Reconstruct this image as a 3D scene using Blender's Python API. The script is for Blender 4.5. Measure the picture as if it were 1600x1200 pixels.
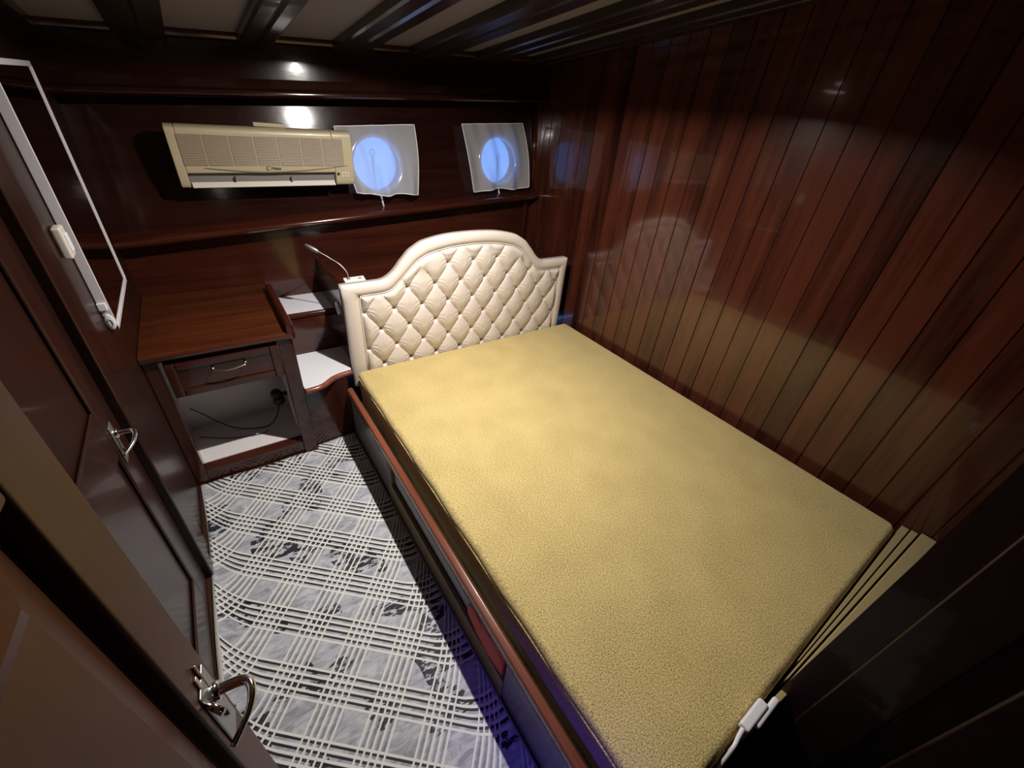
import bpy, bmesh, math, random
from mathutils import Vector, Matrix
random.seed(7)
D = bpy.data
for o in list(D.objects): D.objects.remove(o)
S = bpy.context.scene
COL = S.collection

# ------------------------------------------------------------------ camera
cam = D.cameras.new('camera'); camo = D.objects.new('camera', cam); COL.objects.link(camo)
R3 = Matrix(((0.81894815, 0.25491586, -0.51414184),
             (-0.56709674, 0.49670947, -0.65702434),
             (0.0878932, 0.82963703, 0.55134126)))
camo.matrix_world = Matrix.Translation((0, 0, 1.6)) @ R3.to_4x4()
cam.sensor_width = 36; cam.lens = 640 / 1600 * 36; cam.clip_start = 0.02
S.camera = camo
# ------------------------------------------------------------------ world, exposure
w = D.worlds.new('world'); S.world = w; w.use_nodes = True
bg = w.node_tree.nodes['Background']
bg.inputs[0].default_value = (0.13, 0.38, 1.0, 1); bg.inputs[1].default_value = 2.2
S.view_settings.view_transform = 'Standard'; S.view_settings.look = 'None'
S.view_settings.gamma = 1; S.view_settings.use_curve_mapping = False
S.view_settings.exposure = 0.0
# ------------------------------------------------------------------ lamps
LAMP = (0.735, 1.30, 1.868)
def light(name, kind, loc, energy, color, size=0.1, rot=(0, 0, 0)):
    l = D.lights.new(name, kind); l.energy = energy; l.color = color
    if kind == 'AREA': l.shape = 'DISK'; l.size = size
    if kind == 'POINT': l.shadow_soft_size = size
    o = D.objects.new(name, l); o.location = loc; o.rotation_euler = rot; COL.objects.link(o); return o
light('ceiling_lamp_light', 'AREA', LAMP, 37, (1.0, 0.94, 0.89), 0.032)
bl_ = light('companionway_blue_light', 'SPOT', (0.10, -0.36, 0.62), 7.0, (0.09, 0.06, 1.0), 0.1)
bl_.data.spot_size = math.radians(58); bl_.data.spot_blend = 0.8; bl_.data.shadow_soft_size = 0.03
bl_.rotation_euler = (Vector((0.45, 0.12, 0.12)) - bl_.location).to_track_quat('-Z', 'Y').to_euler()
light('added_companionway_fill', 'POINT', (0.15, -0.9, 1.75), 0.3, (1.0, 0.86, 0.75), 0.06)  # faint warm fill added in the unseen companionway, no known source

# ------------------------------------------------------------------ materials
def mat(name):
    m = D.materials.new(name); m.use_nodes = True
    n = m.node_tree.nodes; l = m.node_tree.links
    return m, n, l, n['Principled BSDF']
def N(n, t, **k):
    x = n.new(t)
    for a, b in k.items(): setattr(x, a, b)
    return x
def plain(name, col, rough=0.5, metal=0, coat=0, bump=0, bscale=80):
    m, n, l, p = mat(name)
    p.inputs['Base Color'].default_value = (*col, 1); p.inputs['Roughness'].default_value = rough
    p.inputs['Metallic'].default_value = metal; p.inputs['Coat Weight'].default_value = coat
    if bump:
        tc = N(n, 'ShaderNodeTexCoord'); nz = N(n, 'ShaderNodeTexNoise'); nz.inputs['Scale'].default_value = bscale
        b = N(n, 'ShaderNodeBump'); b.inputs['Strength'].default_value = bump; b.inputs['Distance'].default_value = 0.002
        l.new(tc.outputs['Object'], nz.inputs['Vector']); l.new(nz.outputs['Fac'], b.inputs['Height']); l.new(b.outputs[0], p.inputs['Normal'])
    return m
def wood(name, dark, light_, axis=0, rough=0.16, plank=None, coat=0.35, var=0.5, gs=1.0, bumpy=0.12):
    """varnished mahogany, grain along the given axis"""
    m, n, l, p = mat(name)
    tc = N(n, 'ShaderNodeTexCoord'); mp = N(n, 'ShaderNodeMapping')
    sc = [28 * gs, 28 * gs, 28 * gs]; sc[axis] = 1.6 * gs; mp.inputs['Scale'].default_value = sc
    l.new(tc.outputs['Object'], mp.inputs['Vector'])
    nz = N(n, 'ShaderNodeTexNoise'); nz.inputs['Scale'].default_value = 1.0; nz.inputs['Detail'].default_value = 6; nz.inputs['Roughness'].default_value = 0.6
    nz.inputs['Distortion'].default_value = 0.6
    l.new(mp.outputs[0], nz.inputs['Vector'])
    big = N(n, 'ShaderNodeTexNoise'); big.inputs['Scale'].default_value = 2.3; big.inputs['Detail'].default_value = 2
    mp2 = N(n, 'ShaderNodeMapping'); s2 = [2.2, 2.2, 2.2] if not plank else [9, 9, 9]; s2[axis] = 0.6 if not plank else 1.1; mp2.inputs['Scale'].default_value = s2
    l.new(tc.outputs['Object'], mp2.inputs['Vector']); l.new(mp2.outputs[0], big.inputs['Vector'])
    mx = N(n, 'ShaderNodeMath', operation='MULTIPLY_ADD'); mx.inputs[1].default_value = 0.6
    l.new(nz.outputs['Fac'], mx.inputs[0])
    m3 = N(n, 'ShaderNodeMath', operation='MULTIPLY'); m3.inputs[1].default_value = 0.45 if not plank else 0.62
    l.new(big.outputs['Fac'], m3.inputs[0]); l.new(m3.outputs[0], mx.inputs[2])
    fac = mx.outputs[0]
    if plank:
        sep = N(n, 'ShaderNodeSeparateXYZ'); l.new(tc.outputs['Object'], sep.inputs[0])
        a = N(n, 'ShaderNodeMath', operation='SUBTRACT'); a.inputs[1].default_value = plank[1]; l.new(sep.outputs[plank[2]], a.inputs[0])
        b = N(n, 'ShaderNodeMath', operation='DIVIDE'); b.inputs[1].default_value = plank[0]; l.new(a.outputs[0], b.inputs[0])
        c = N(n, 'ShaderNodeMath', operation='FLOOR'); l.new(b.outputs[0], c.inputs[0])
        wn = N(n, 'ShaderNodeTexWhiteNoise', noise_dimensions='1D'); l.new(c.outputs[0], wn.inputs['W'])
        d = N(n, 'ShaderNodeMath', operation='MULTIPLY_ADD'); d.inputs[1].default_value = var; 
        l.new(wn.outputs['Value'], d.inputs[0])
        e = N(n, 'ShaderNodeMath', operation='SUBTRACT'); e.inputs[1].default_value = var * 0.5
        l.new(fac, e.inputs[0]); l.new(e.outputs[0], d.inputs[2]); fac = d.outputs[0]
    cr = N(n, 'ShaderNodeValToRGB'); cr.color_ramp.elements[0].position = 0.3; cr.color_ramp.elements[1].position = 0.75
    cr.color_ramp.elements[0].color = (*dark, 1); cr.color_ramp.elements[1].color = (*light_, 1)
    l.new(fac, cr.inputs[0]); l.new(cr.outputs[0], p.inputs['Base Color'])
    p.inputs['Roughness'].default_value = rough; p.inputs['Coat Weight'].default_value = coat; p.inputs['Coat Roughness'].default_value = 0.05
    bp = N(n, 'ShaderNodeBump'); bp.inputs['Strength'].default_value = bumpy; bp.inputs['Distance'].default_value = 0.001
    wv = N(n, 'ShaderNodeTexNoise'); wv.inputs['Scale'].default_value = 9; l.new(tc.outputs['Object'], wv.inputs['Vector'])
    ad = N(n, 'ShaderNodeMath', operation='MULTIPLY_ADD'); ad.inputs[1].default_value = 3.0; l.new(wv.outputs['Fac'], ad.inputs[0]); l.new(nz.outputs['Fac'], ad.inputs[2])
    l.new(ad.outputs[0], bp.inputs['Height']); l.new(bp.outputs[0], p.inputs['Normal']); l.new(bp.outputs[0], p.inputs['Coat Normal'])
    return m
DK, LT = (0.016, 0.0032, 0.0020), (0.072, 0.0165, 0.0080)
W_X = wood('mahogany_along_x', DK, LT, 0)
W_Y = wood('mahogany_along_y', DK, LT, 1)
W_Z = wood('mahogany_along_z', DK, LT, 2)
W_TOP = wood('mahogany_desktop', (0.028, 0.0065, 0.003), (0.115, 0.029, 0.009), 0, rough=0.2)
W_PLANK = wood('mahogany_tongue_and_groove', (0.016, 0.0036, 0.0024), (0.080, 0.0205, 0.0108), 2, rough=0.17, plank=(0.0978, 0.0235, 'Y'), var=0.28, coat=0.6, bumpy=0.06)
W_RAIL = wood('mahogany_bed_rail', (0.12, 0.030, 0.015), (0.27, 0.085, 0.045), 1, rough=0.25)
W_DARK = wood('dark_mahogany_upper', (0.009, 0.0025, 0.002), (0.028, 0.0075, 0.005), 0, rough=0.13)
W_BEAM = wood('black_brown_beam', (0.010, 0.006, 0.005), (0.026, 0.015, 0.012), 1, rough=0.3)
W_DOOR = wood('mahogany_door', (0.026, 0.0052, 0.0022), (0.078, 0.0175, 0.006), 2, rough=0.40, coat=0.0)
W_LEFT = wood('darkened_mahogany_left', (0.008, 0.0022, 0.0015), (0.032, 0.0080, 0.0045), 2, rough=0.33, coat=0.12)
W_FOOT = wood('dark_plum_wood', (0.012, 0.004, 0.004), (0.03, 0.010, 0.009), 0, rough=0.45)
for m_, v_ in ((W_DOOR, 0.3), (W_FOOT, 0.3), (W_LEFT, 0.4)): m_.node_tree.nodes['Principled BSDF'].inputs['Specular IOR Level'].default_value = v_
W_RAW = wood('unvarnished_olive_wood', (0.13, 0.085, 0.04), (0.24, 0.165, 0.085), 1, rough=0.7, coat=0)
WHITE_BOARD = plain('white_laminate', (0.72, 0.72, 0.76), 0.35)
WHITE_OLD = plain('white_painted_board', (0.78, 0.74, 0.73), 0.5, bump=0.2, bscale=30)
WHITE_PL = plain('white_plastic', (0.78, 0.78, 0.80), 0.35)
WHITE_AL = plain('white_enamelled_frame', (0.62, 0.60, 0.62), 0.4)
IVORY = plain('ivory_switch_plastic', (0.62, 0.58, 0.50), 0.4)
CHROME = plain('chrome', (0.75, 0.75, 0.78), 0.12, 1)
BRASSY = plain('aged_brass', (0.62, 0.52, 0.36), 0.25, 1)
STEEL = plain('brushed_steel', (0.42, 0.42, 0.42), 0.38, 0.9)
BLACK = plain('black_rubber', (0.012, 0.012, 0.013), 0.45)
GREY_CLOTH = plain('grey_painted_board', (0.42, 0.42, 0.44), 0.4)
RED = plain('red_nylon', (0.62, 0.02, 0.015), 0.55, bump=0.6, bscale=25)
CEIL = plain('greige_ceiling_panel', (0.22, 0.195, 0.20), 0.6, bump=0.1)
LOGO = plain('black_print', (0.03, 0.03, 0.03), 0.5)
ACM = plain('yellowed_cream_plastic', (0.42, 0.355, 0.22), 0.35, coat=0.2)
AC_DARK = plain('shadowed_vent_plastic', (0.16, 0.14, 0.14), 0.5)
LOUVRE = plain('pale_louvre_plastic', (0.62, 0.58, 0.50), 0.4)
MIRROR = plain('mirror_glass', (0.62, 0.60, 0.60), 0.03, 1)
KHAKI = plain('khaki_edge_cloth', (0.36, 0.28, 0.13), 0.85, bump=0.4, bscale=300)
FLOORM = plain('floor_boards', (0.05, 0.02, 0.012), 0.3)

def grille_mat():
    m, n, l, p = mat('taupe_intake_grille')
    tc = N(n, 'ShaderNodeTexCoord'); sep = N(n, 'ShaderNodeSeparateXYZ'); l.new(tc.outputs['Object'], sep.inputs[0])
    a = N(n, 'ShaderNodeMath', operation='MULTIPLY'); a.inputs[1].default_value = 2 * math.pi / 0.0062; l.new(sep.outputs['Z'], a.inputs[0])
    s = N(n, 'ShaderNodeMath', operation='SINE'); l.new(a.outputs[0], s.inputs[0])
    cr = N(n, 'ShaderNodeMapRange'); cr.inputs['From Min'].default_value = -1; l.new(s.outputs[0], cr.inputs['Value'])
    mx = N(n, 'ShaderNodeMix', data_type='RGBA'); mx.inputs[6].default_value = (0.17, 0.135, 0.09, 1); mx.inputs[7].default_value = (0.36, 0.295, 0.205, 1)
    l.new(cr.outputs[0], mx.inputs[0]); l.new(mx.outputs[2], p.inputs['Base Color'])
    b = N(n, 'ShaderNodeBump'); b.inputs['Strength'].default_value = 0.5; b.inputs['Distance'].default_value = 0.002
    l.new(s.outputs[0], b.inputs['Height']); l.new(b.outputs[0], p.inputs['Normal']); p.inputs['Roughness'].default_value = 0.3
    return m
GRILLE = grille_mat()

def knit():
    m, n, l, p = mat('ochre_knit_fabric')
    tc = N(n, 'ShaderNodeTexCoord'); mp = N(n, 'ShaderNodeMapping'); mp.inputs['Scale'].default_value = (190, 340, 250)
    mp.inputs['Rotation'].default_value = (0, 0, 0.5)
    l.new(tc.outputs['Object'], mp.inputs['Vector'])
    nz = N(n, 'ShaderNodeTexNoise'); nz.inputs['Scale'].default_value = 1; nz.inputs['Detail'].default_value = 2; l.new(mp.outputs[0], nz.inputs['Vector'])
    n2 = N(n, 'ShaderNodeTexNoise'); n2.inputs['Scale'].default_value = 330; n2.inputs['Detail'].default_value = 1; l.new(tc.outputs['Object'], n2.inputs['Vector'])
    n3 = N(n, 'ShaderNodeTexNoise'); n3.inputs['Scale'].default_value = 7; l.new(tc.outputs['Object'], n3.inputs['Vector'])
    ad = N(n, 'ShaderNodeMath', operation='ADD'); l.new(nz.outputs['Fac'], ad.inputs[0]); l.new(n2.outputs['Fac'], ad.inputs[1])
    a3 = N(n, 'ShaderNodeMath', operation='MULTIPLY_ADD'); a3.inputs[1].default_value = 0.15; l.new(n3.outputs['Fac'], a3.inputs[0]); l.new(ad.outputs[0], a3.inputs[2])
    cr = N(n, 'ShaderNodeValToRGB'); cr.color_ramp.elements[0].position = 0.72; cr.color_ramp.elements[1].position = 1.0
    cr.color_ramp.elements[0].position = 0.30; 
    dv = N(n, 'ShaderNodeMath', operation='DIVIDE'); dv.inputs[1].default_value = 2.1; l.new(a3.outputs[0], dv.inputs[0])
    cr.color_ramp.elements[0].color = (0.22, 0.155, 0.038, 1); cr.color_ramp.elements[1].color = (0.86, 0.68, 0.29, 1)
    cr.color_ramp.elements[0].position = 0.38; cr.color_ramp.elements[1].position = 0.66
    l.new(dv.outputs[0], cr.inputs[0]); l.new(cr.outputs[0], p.inputs['Base Color'])
    b = N(n, 'ShaderNodeBump'); b.inputs['Strength'].default_value = 0.35; b.inputs['Distance'].default_value = 0.002
    l.new(ad.outputs[0], b.inputs['Height']); l.new(b.outputs[0], p.inputs['Normal'])
    p.inputs['Roughness'].default_value = 0.9; p.inputs['Sheen Weight'].default_value = 0.2
    return m
KNIT = knit()
def leather():
    m = plain('cream_faux_leather', (0.67, 0.595, 0.52), 0.42, coat=0.1, bump=0.15, bscale=60)
    return m
CREAM = leather()
CREAM_BTN = plain('tan_covered_button', (0.50, 0.34, 0.22), 0.5)

def rug_mat():
    m, n, l, p = mat('grey_tartan_vinyl_rug')
    tc = N(n, 'ShaderNodeTexCoord'); sep = N(n, 'ShaderNodeSeparateXYZ'); l.new(tc.outputs['Object'], sep.inputs[0])
    def M(op, a, b=None, c=None):
        x = N(n, 'ShaderNodeMath', operation=op)
        for i, v in enumerate((a, b, c)):
            if v is None: continue
            if isinstance(v, (int, float)): x.inputs[i].default_value = v
            else: l.new(v, x.inputs[i])
        return x.outputs[0]
    X = sep.outputs['X']; Y = sep.outputs['Y']
    # bent lines of the print towards both long borders
    xc = M('SUBTRACT', X, 0.03)
    e = M('MAXIMUM', M('SUBTRACT', M('ABSOLUTE', xc), 0.245), 0)
    e2 = M('MULTIPLY', M('MULTIPLY', e, e), 1.0)
    sx = M('MULTIPLY', M('SIGN', xc), M('MULTIPLY', e2, 2.2))
    Xw = X
    Yw = M('SUBTRACT', Y, M('MULTIPLY', e2, 4.5))
    ca, sa = math.cos(math.radians(-42.3)), math.sin(math.radians(-42.3))
    dx = M('SUBTRACT', Xw, -0.066); dy = M('SUBTRACT', Yw, 1.419)
    U = M('ADD', M('MULTIPLY', dx, ca), M('MULTIPLY', dy, sa))
    V = M('SUBTRACT', M('MULTIPLY', dy, ca), M('MULTIPLY', dx, sa))
    per = 0.170
    def lines(T, off, halfw, darkoff):
        t = M('DIVIDE', M('ADD', T, off), per)
        f = M('SUBTRACT', M('FRACT', M('ADD', t, 0.5)), 0.5)       # -.5..5 about a band centre
        inb = M('LESS_THAN', M('ABSOLUTE', f), 0.262)
        q = M('MULTIPLY', f, 1 / 0.1225)
        g = M('ABSOLUTE', M('SUBTRACT', M('FRACT', M('ADD', q, 0.5)), 0.5))
        white = M('MULTIPLY', M('LESS_THAN', g, halfw), inb)
        inb2 = M('MULTIPLY', M('LESS_THAN', f, 0.30), M('GREATER_THAN', f, -0.27))
        g2 = M('ABSOLUTE', M('SUBTRACT', M('FRACT', M('ADD', q, 0.5 + darkoff)), 0.5))
        dark = M('MULTIPLY', M('LESS_THAN', g2, 0.16), inb2)
        return white, dark
    wu, du = lines(U, 0.0, 0.15, 0.42)
    wv, dv_ = lines(V, 0.0, 0.17, 0.36)
    # grounds
    mp = N(n, 'ShaderNodeMapping'); mp.inputs['Rotation'].default_value = (0, 0, 0.7); mp.inputs['Scale'].default_value = (9, 22, 1)
    l.new(tc.outputs['Object'], mp.inputs['Vector'])
    nz = N(n, 'ShaderNodeTexNoise'); nz.inputs['Scale'].default_value = 1.6; nz.inputs['Detail'].default_value = 7; nz.inputs['Distortion'].default_value = 1.2; nz.inputs['Roughness'].default_value = 0.62
    l.new(mp.outputs[0], nz.inputs['Vector'])
    cr = N(n, 'ShaderNodeValToRGB'); cr.color_ramp.elements[0].position = 0.33; cr.color_ramp.elements[1].position = 0.62
    cr.color_ramp.elements[0].color = (0.25, 0.26, 0.30, 1); cr.color_ramp.elements[1].color = (0.56, 0.57, 0.61, 1)
    l.new(nz.outputs['Fac'], cr.inputs[0])
    # black ink blots, clustered
    cl = N(n, 'ShaderNodeTexNoise'); cl.inputs['Scale'].default_value = 5.0; cl.inputs['Detail'].default_value = 1; l.new(tc.outputs['Object'], cl.inputs['Vector'])
    bl = N(n, 'ShaderNodeTexNoise'); bl.inputs['Scale'].default_value = 2.2; bl.inputs['Detail'].default_value = 3; bl.inputs['Roughness'].default_value = 0.6; l.new(mp.outputs[0], bl.inputs['Vector'])
    blot = M('MULTIPLY', M('GREATER_THAN', cl.outputs['Fac'], 0.545), M('GREATER_THAN', bl.outputs['Fac'], 0.495))
    def mix(f, a, b):
        x = N(n, 'ShaderNodeMix', data_type='RGBA'); l.new(f, x.inputs[0])
        for i, v in ((6, a), (7, b)):
            if isinstance(v, tuple): x.inputs[i].default_value = v
            else: l.new(v, x.inputs[i])
        return x.outputs[2]
    c = mix(M('MULTIPLY', blot, 0.97), cr.outputs[0], (0.012, 0.013, 0.022, 1))
    # pale ground inside V bands, then dark line, then white ones
    c = mix(M('MULTIPLY', dv_, 0.97), c, (0.008, 0.008, 0.014, 1))
    c = mix(M('MULTIPLY', du, 0.45), c, (0.05, 0.05, 0.06, 1))
    c = mix(wu, c, (0.76, 0.745, 0.70, 1))
    c = mix(wv, c, (0.76, 0.745, 0.70, 1))
    edge = M('MAXIMUM', M('LESS_THAN', X, -0.322), M('GREATER_THAN', X, 0.389))
    c = mix(edge, c, (0.55, 0.54, 0.50, 1))
    l.new(c, p.inputs['Base Color']); p.inputs['Roughness'].default_value = 0.55; p.inputs['Specular IOR Level'].default_value = 0.2
    hb = M('MAXIMUM', wu, wv)
    b = N(n, 'ShaderNodeBump'); b.inputs['Strength'].default_value = 0.4; b.inputs['Distance'].default_value = 0.001
    l.new(hb, b.inputs['Height']); l.new(b.outputs[0], p.inputs['Normal'])
    return m
RUG = rug_mat()
def sheer():
    m, n, l, p = mat('sheer_white_curtain')
    out = n['Material Output']; n.remove(p)
    tr = N(n, 'ShaderNodeBsdfTransparent'); df = N(n, 'ShaderNodeBsdfDiffuse'); tl = N(n, 'ShaderNodeBsdfTranslucent')
    df.inputs[0].default_value = (0.62, 0.60, 0.60, 1); tl.inputs[0].default_value = (0.55, 0.62, 0.72, 1)
    a = N(n, 'ShaderNodeMixShader'); a.inputs[0].default_value = 0.35; l.new(df.outputs[0], a.inputs[1]); l.new(tl.outputs[0], a.inputs[2])
    lw = N(n, 'ShaderNodeLayerWeight'); lw.inputs['Blend'].default_value = 0.35
    mr = N(n, 'ShaderNodeMapRange'); mr.inputs['To Min'].default_value = 0.66; mr.inputs['To Max'].default_value = 0.95; l.new(lw.outputs['Facing'], mr.inputs['Value'])
    b = N(n, 'ShaderNodeMixShader'); l.new(mr.outputs[0], b.inputs[0]); l.new(tr.outputs[0], b.inputs[1]); l.new(a.outputs[0], b.inputs[2])
    l.new(b.outputs[0], out.inputs[0]); return m
SHEER = sheer()
def glass():
    m, n, l, p = mat('porthole_glass'); p.inputs['Transmission Weight'].default_value = 1; p.inputs['Roughness'].default_value = 0.0
    p.inputs['IOR'].default_value = 1.1; p.inputs['Base Color'].default_value = (0.85, 0.92, 1, 1); return m
GLASS = glass()
def emis(name, col, s):
    m, n, l, p = mat(name); p.inputs['Emission Color'].default_value = (*col, 1); p.inputs['Emission Strength'].default_value = s
    p.inputs['Base Color'].default_value = (*col, 1); return m
LED = emis('lit_lamp_diffuser', (1, 0.93, 0.87), 12)

# ------------------------------------------------------------------ mesh helpers
def obj(name, bm, m, parent=None, smooth=False, bevel=0, seg=2, angle=35):
    me = D.meshes.new(name)
    bmesh.ops.recalc_face_normals(bm, faces=bm.faces)
    bm.to_mesh(me); bm.free()
    if m: me.materials.append(m)
    o = D.objects.new(name, me); COL.objects.link(o)
    if parent: o.parent = parent; o.matrix_parent_inverse = Matrix.Translation(-parent.location)
    if bevel:
        b = o.modifiers.new('bevel', 'BEVEL'); b.width = bevel; b.segments = seg; b.limit_method = 'ANGLE'; b.angle_limit = math.radians(angle)
        b.harden_normals = False
    if smooth or bevel:
        me.polygons.foreach_set('use_smooth', [True] * len(me.polygons))
        if bevel or smooth == 'auto':
            for e in me.edges: pass
            o.modifiers.new('wn', 'WEIGHTED_NORMAL') if bevel else None
    return o
def thing(name, label, cat, loc=(0, 0, 0), group=None):
    o = D.objects.new(name, None); o.location = loc; COL.objects.link(o); o.empty_display_size = 0.05
    o['label'] = label; o['category'] = cat
    if group: o['group'] = group
    return o
def tag(o, label, cat, group=None):
    o['label'] = label; o['category'] = cat
    if group: o['group'] = group
    return o
def struct(name, bm, m, parent=None, **k):
    o = obj(name, bm, m, parent, **k); o['kind'] = 'structure'; return o
def box(bm, a, b, sx=0.0):
    """axis box; sx shears z by x (the sheer of the hull)"""
    v = []
    for x in (a[0], b[0]):
        for y in (a[1], b[1]):
            for z in (a[2], b[2]): v.append(bm.verts.new((x, y, z + sx * x)))
    for f in ((0, 1, 3, 2), (4, 6, 7, 5), (0, 4, 5, 1), (2, 3, 7, 6), (0, 2, 6, 4), (1, 5, 7, 3)):
        bm.faces.new([v[i] for i in f])
    return bm
def B(a, b, sx=0.0): return box(bmesh.new(), a, b, sx)
def prism(pts, ax, a, b, bm=None, sx=0.0):
    """extrude a 2D outline along axis ax from a to b; pts are the other two coords in order"""
    bm = bm or bmesh.new()
    def P(p, t):
        if ax == 0: return (t, p[0], p[1] + sx * t)
        if ax == 1: return (p[0], t, p[1])
        return (p[0], p[1], t)
    A = [bm.verts.new(P(p, a)) for p in pts]; Bv = [bm.verts.new(P(p, b)) for p in pts]
    k = len(pts)
    for i in range(k): bm.faces.new((A[i], A[(i + 1) % k], Bv[(i + 1) % k], Bv[i]))
    bm.faces.new(A[::-1]); bm.faces.new(Bv); return bm
def tube(path, r, bm=None, seg=10, closed=False):
    bm = bm or bmesh.new(); P = [Vector(p) for p in path]; rings = []
    rr = r if isinstance(r, (list, tuple)) else [r] * len(P)
    up = None
    for i, p in enumerate(P):
        if closed: t = P[(i + 1) % len(P)] - P[i - 1]
        else: t = (P[min(i + 1, len(P) - 1)] - P[max(i - 1, 0)])
        t.normalize()
        if up is None:
            up = t.orthogonal().normalized()
        up = (up - t * up.dot(t)).normalized(); s = t.cross(up)
        rings.append([bm.verts.new(p + (up * math.cos(2 * math.pi * j / seg) + s * math.sin(2 * math.pi * j / seg)) * rr[i]) for j in range(seg)])
    m = len(rings)
    for i in range(m if closed else m - 1):
        a, b = rings[i], rings[(i + 1) % m]
        for j in range(seg): bm.faces.new((a[j], a[(j + 1) % seg], b[(j + 1) % seg], b[j]))
    if not closed: bm.faces.new(rings[0][::-1]); bm.faces.new(rings[-1])
    return bm
def spline(pts, n=8):
    P = [Vector(p) for p in pts]; out = []
    for i in range(len(P) - 1):
        p0, p1, p2, p3 = P[max(i - 1, 0)], P[i], P[i + 1], P[min(i + 2, len(P) - 1)]
        for k in range(n):
            t = k / n
            out.append(0.5 * ((2 * p1) + (-p0 + p2) * t + (2 * p0 - 5 * p1 + 4 * p2 - p3) * t * t + (-p0 + 3 * p1 - 3 * p2 + p3) * t ** 3))
    out.append(P[-1]); return out
def cyl(c, axis, r, h, bm=None, seg=24, r2=None):
    a = Vector(axis).normalized(); c = Vector(c)
    return tube([c, c + a * h], [r, r2 if r2 is not None else r], bm, seg)
def grid(fn, nu, nv, bm=None):
    bm = bm or bmesh.new()
    V = [[bm.verts.new(fn(i / nu, j / nv)) for j in range(nv + 1)] for i in range(nu + 1)]
    for i in range(nu):
        for j in range(nv): bm.faces.new((V[i][j], V[i + 1][j], V[i + 1][j + 1], V[i][j + 1]))
    return bm
SH = 0.07                        # sheer: hull lines rise towards the right
def ceil_z(x, y): return 1.745 + 0.072 * x + 0.112 * (2.4 - y)
XL, XR, YN, YF = -0.34, 1.95, -0.165, 2.5

# ------------------------------------------------------------------ shell
struct('floor', B((-0.6, -1.5, -0.05), (2.05, 2.62, 0)), FLOORM)
bm = bmesh.new()
v = [bm.verts.new((x, y, ceil_z(x, y) + dz)) for dz in (0, 0.06) for x, y in ((-0.6, -1.5), (2.1, -1.5), (2.1, 2.66), (-0.6, 2.66))]
for f in ((0, 1, 2, 3), (4, 5, 6, 7), (0, 1, 5, 4), (1, 2, 6, 5), (2, 3, 7, 6), (3, 0, 4, 7)): bm.faces.new([v[i] for i in f])
struct('ceiling', bm, CEIL)
# beams
def beam(i, x0, x1, dep=0.035):
    bm = bmesh.new(); prof = [(x0, 0.01), (x0, -dep + 0.006), (x0 + 0.01, -dep), ((x0 + x1) / 2 - .012, -dep - .001), ((x0 + x1) / 2, -dep + 0.006), ((x0 + x1) / 2 + .012, -dep - .001), (x1 - 0.01, -dep), (x1, -dep + 0.006), (x1, 0.01)]
    A, Bv = [], []
    for px, dz in prof:
        for L, y in ((A, -1.45), (Bv, 2.50)): L.append(bm.verts.new((px, y, ceil_z(px, y) + dz)))
    for k in range(len(prof)): bm.faces.new((A[k], A[(k + 1) % len(prof)], Bv[(k + 1) % len(prof)], Bv[k]))
    bm.faces.new(A[::-1]); bm.faces.new(Bv); struct('trim_%d' % i, bm, W_BEAM)
for i, (x0, x1) in enumerate(((-0.455, -0.30), (-0.10, 0.057), (0.295, 0.425), (0.67, 0.83), (1.03, 1.22), (1.40, 1.59), (1.77, 1.96))): beam(i + 1, x0, x1)

# right wall: tongue and groove planks, each set a hair out of true
bm = bmesh.new(); pit = 0.0978; y0 = 0.0235 - 3 * pit; k = 0
def wallquad(y, z, x): return bm.verts.new((x, y, z))
while y0 + k * pit < 2.62:
    a, b = y0 + k * pit, y0 + (k + 1) * pit; t1, t2 = random.uniform(-.0007, .0007), random.uniform(-.0007, .0007)
    xs = [(a, XR + 0.005), (a + 0.0016, XR + 0.005), (a + 0.004, XR + t1), (b - 0.003, XR + t2), (b - 0.0004, XR + 0.005)]
    for (ya, xa), (yb, xb) in zip(xs, xs[1:] + [(b, XR + 0.005)]):
        bm.faces.new([wallquad(ya, 0, xa), wallquad(yb, 0, xb), wallquad(yb, 2.25, xb), wallquad(ya, 2.25, xa)])
    k += 1
ya, yb = y0, y0 + k * pit
bm.faces.new([bm.verts.new(p) for p in ((XR + .05, ya, 0), (XR + .05, yb, 0), (XR + .05, yb, 2.25), (XR + .05, ya, 2.25))])
bmesh.ops.remove_doubles(bm, verts=bm.verts, dist=1e-5)
struct('wall_right', bm, W_PLANK)

# far hull wall: lower panel, ledge, flared upper panel pierced by portholes, moulding, top panel
bm = bmesh.new(); prism([(YF, 0), (YF + 0.06, 0), (YF + 0.06, 1.0), (YF, 1.0)], 0, -0.45, 2.05, bm, SH); struct('wall_far', bm, W_X)
bm = bmesh.new(); prof = [(2.505, .955), (2.425, .972), (2.402, .985), (2.398, .998), (2.405, 1.010), (2.425, 1.017), (2.49, 1.032), (2.53, 1.032), (2.53, .955)]
prism(prof, 0, -0.40, XR, bm, SH); struct('trim_8', bm, W_X, bevel=0.004)
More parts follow.
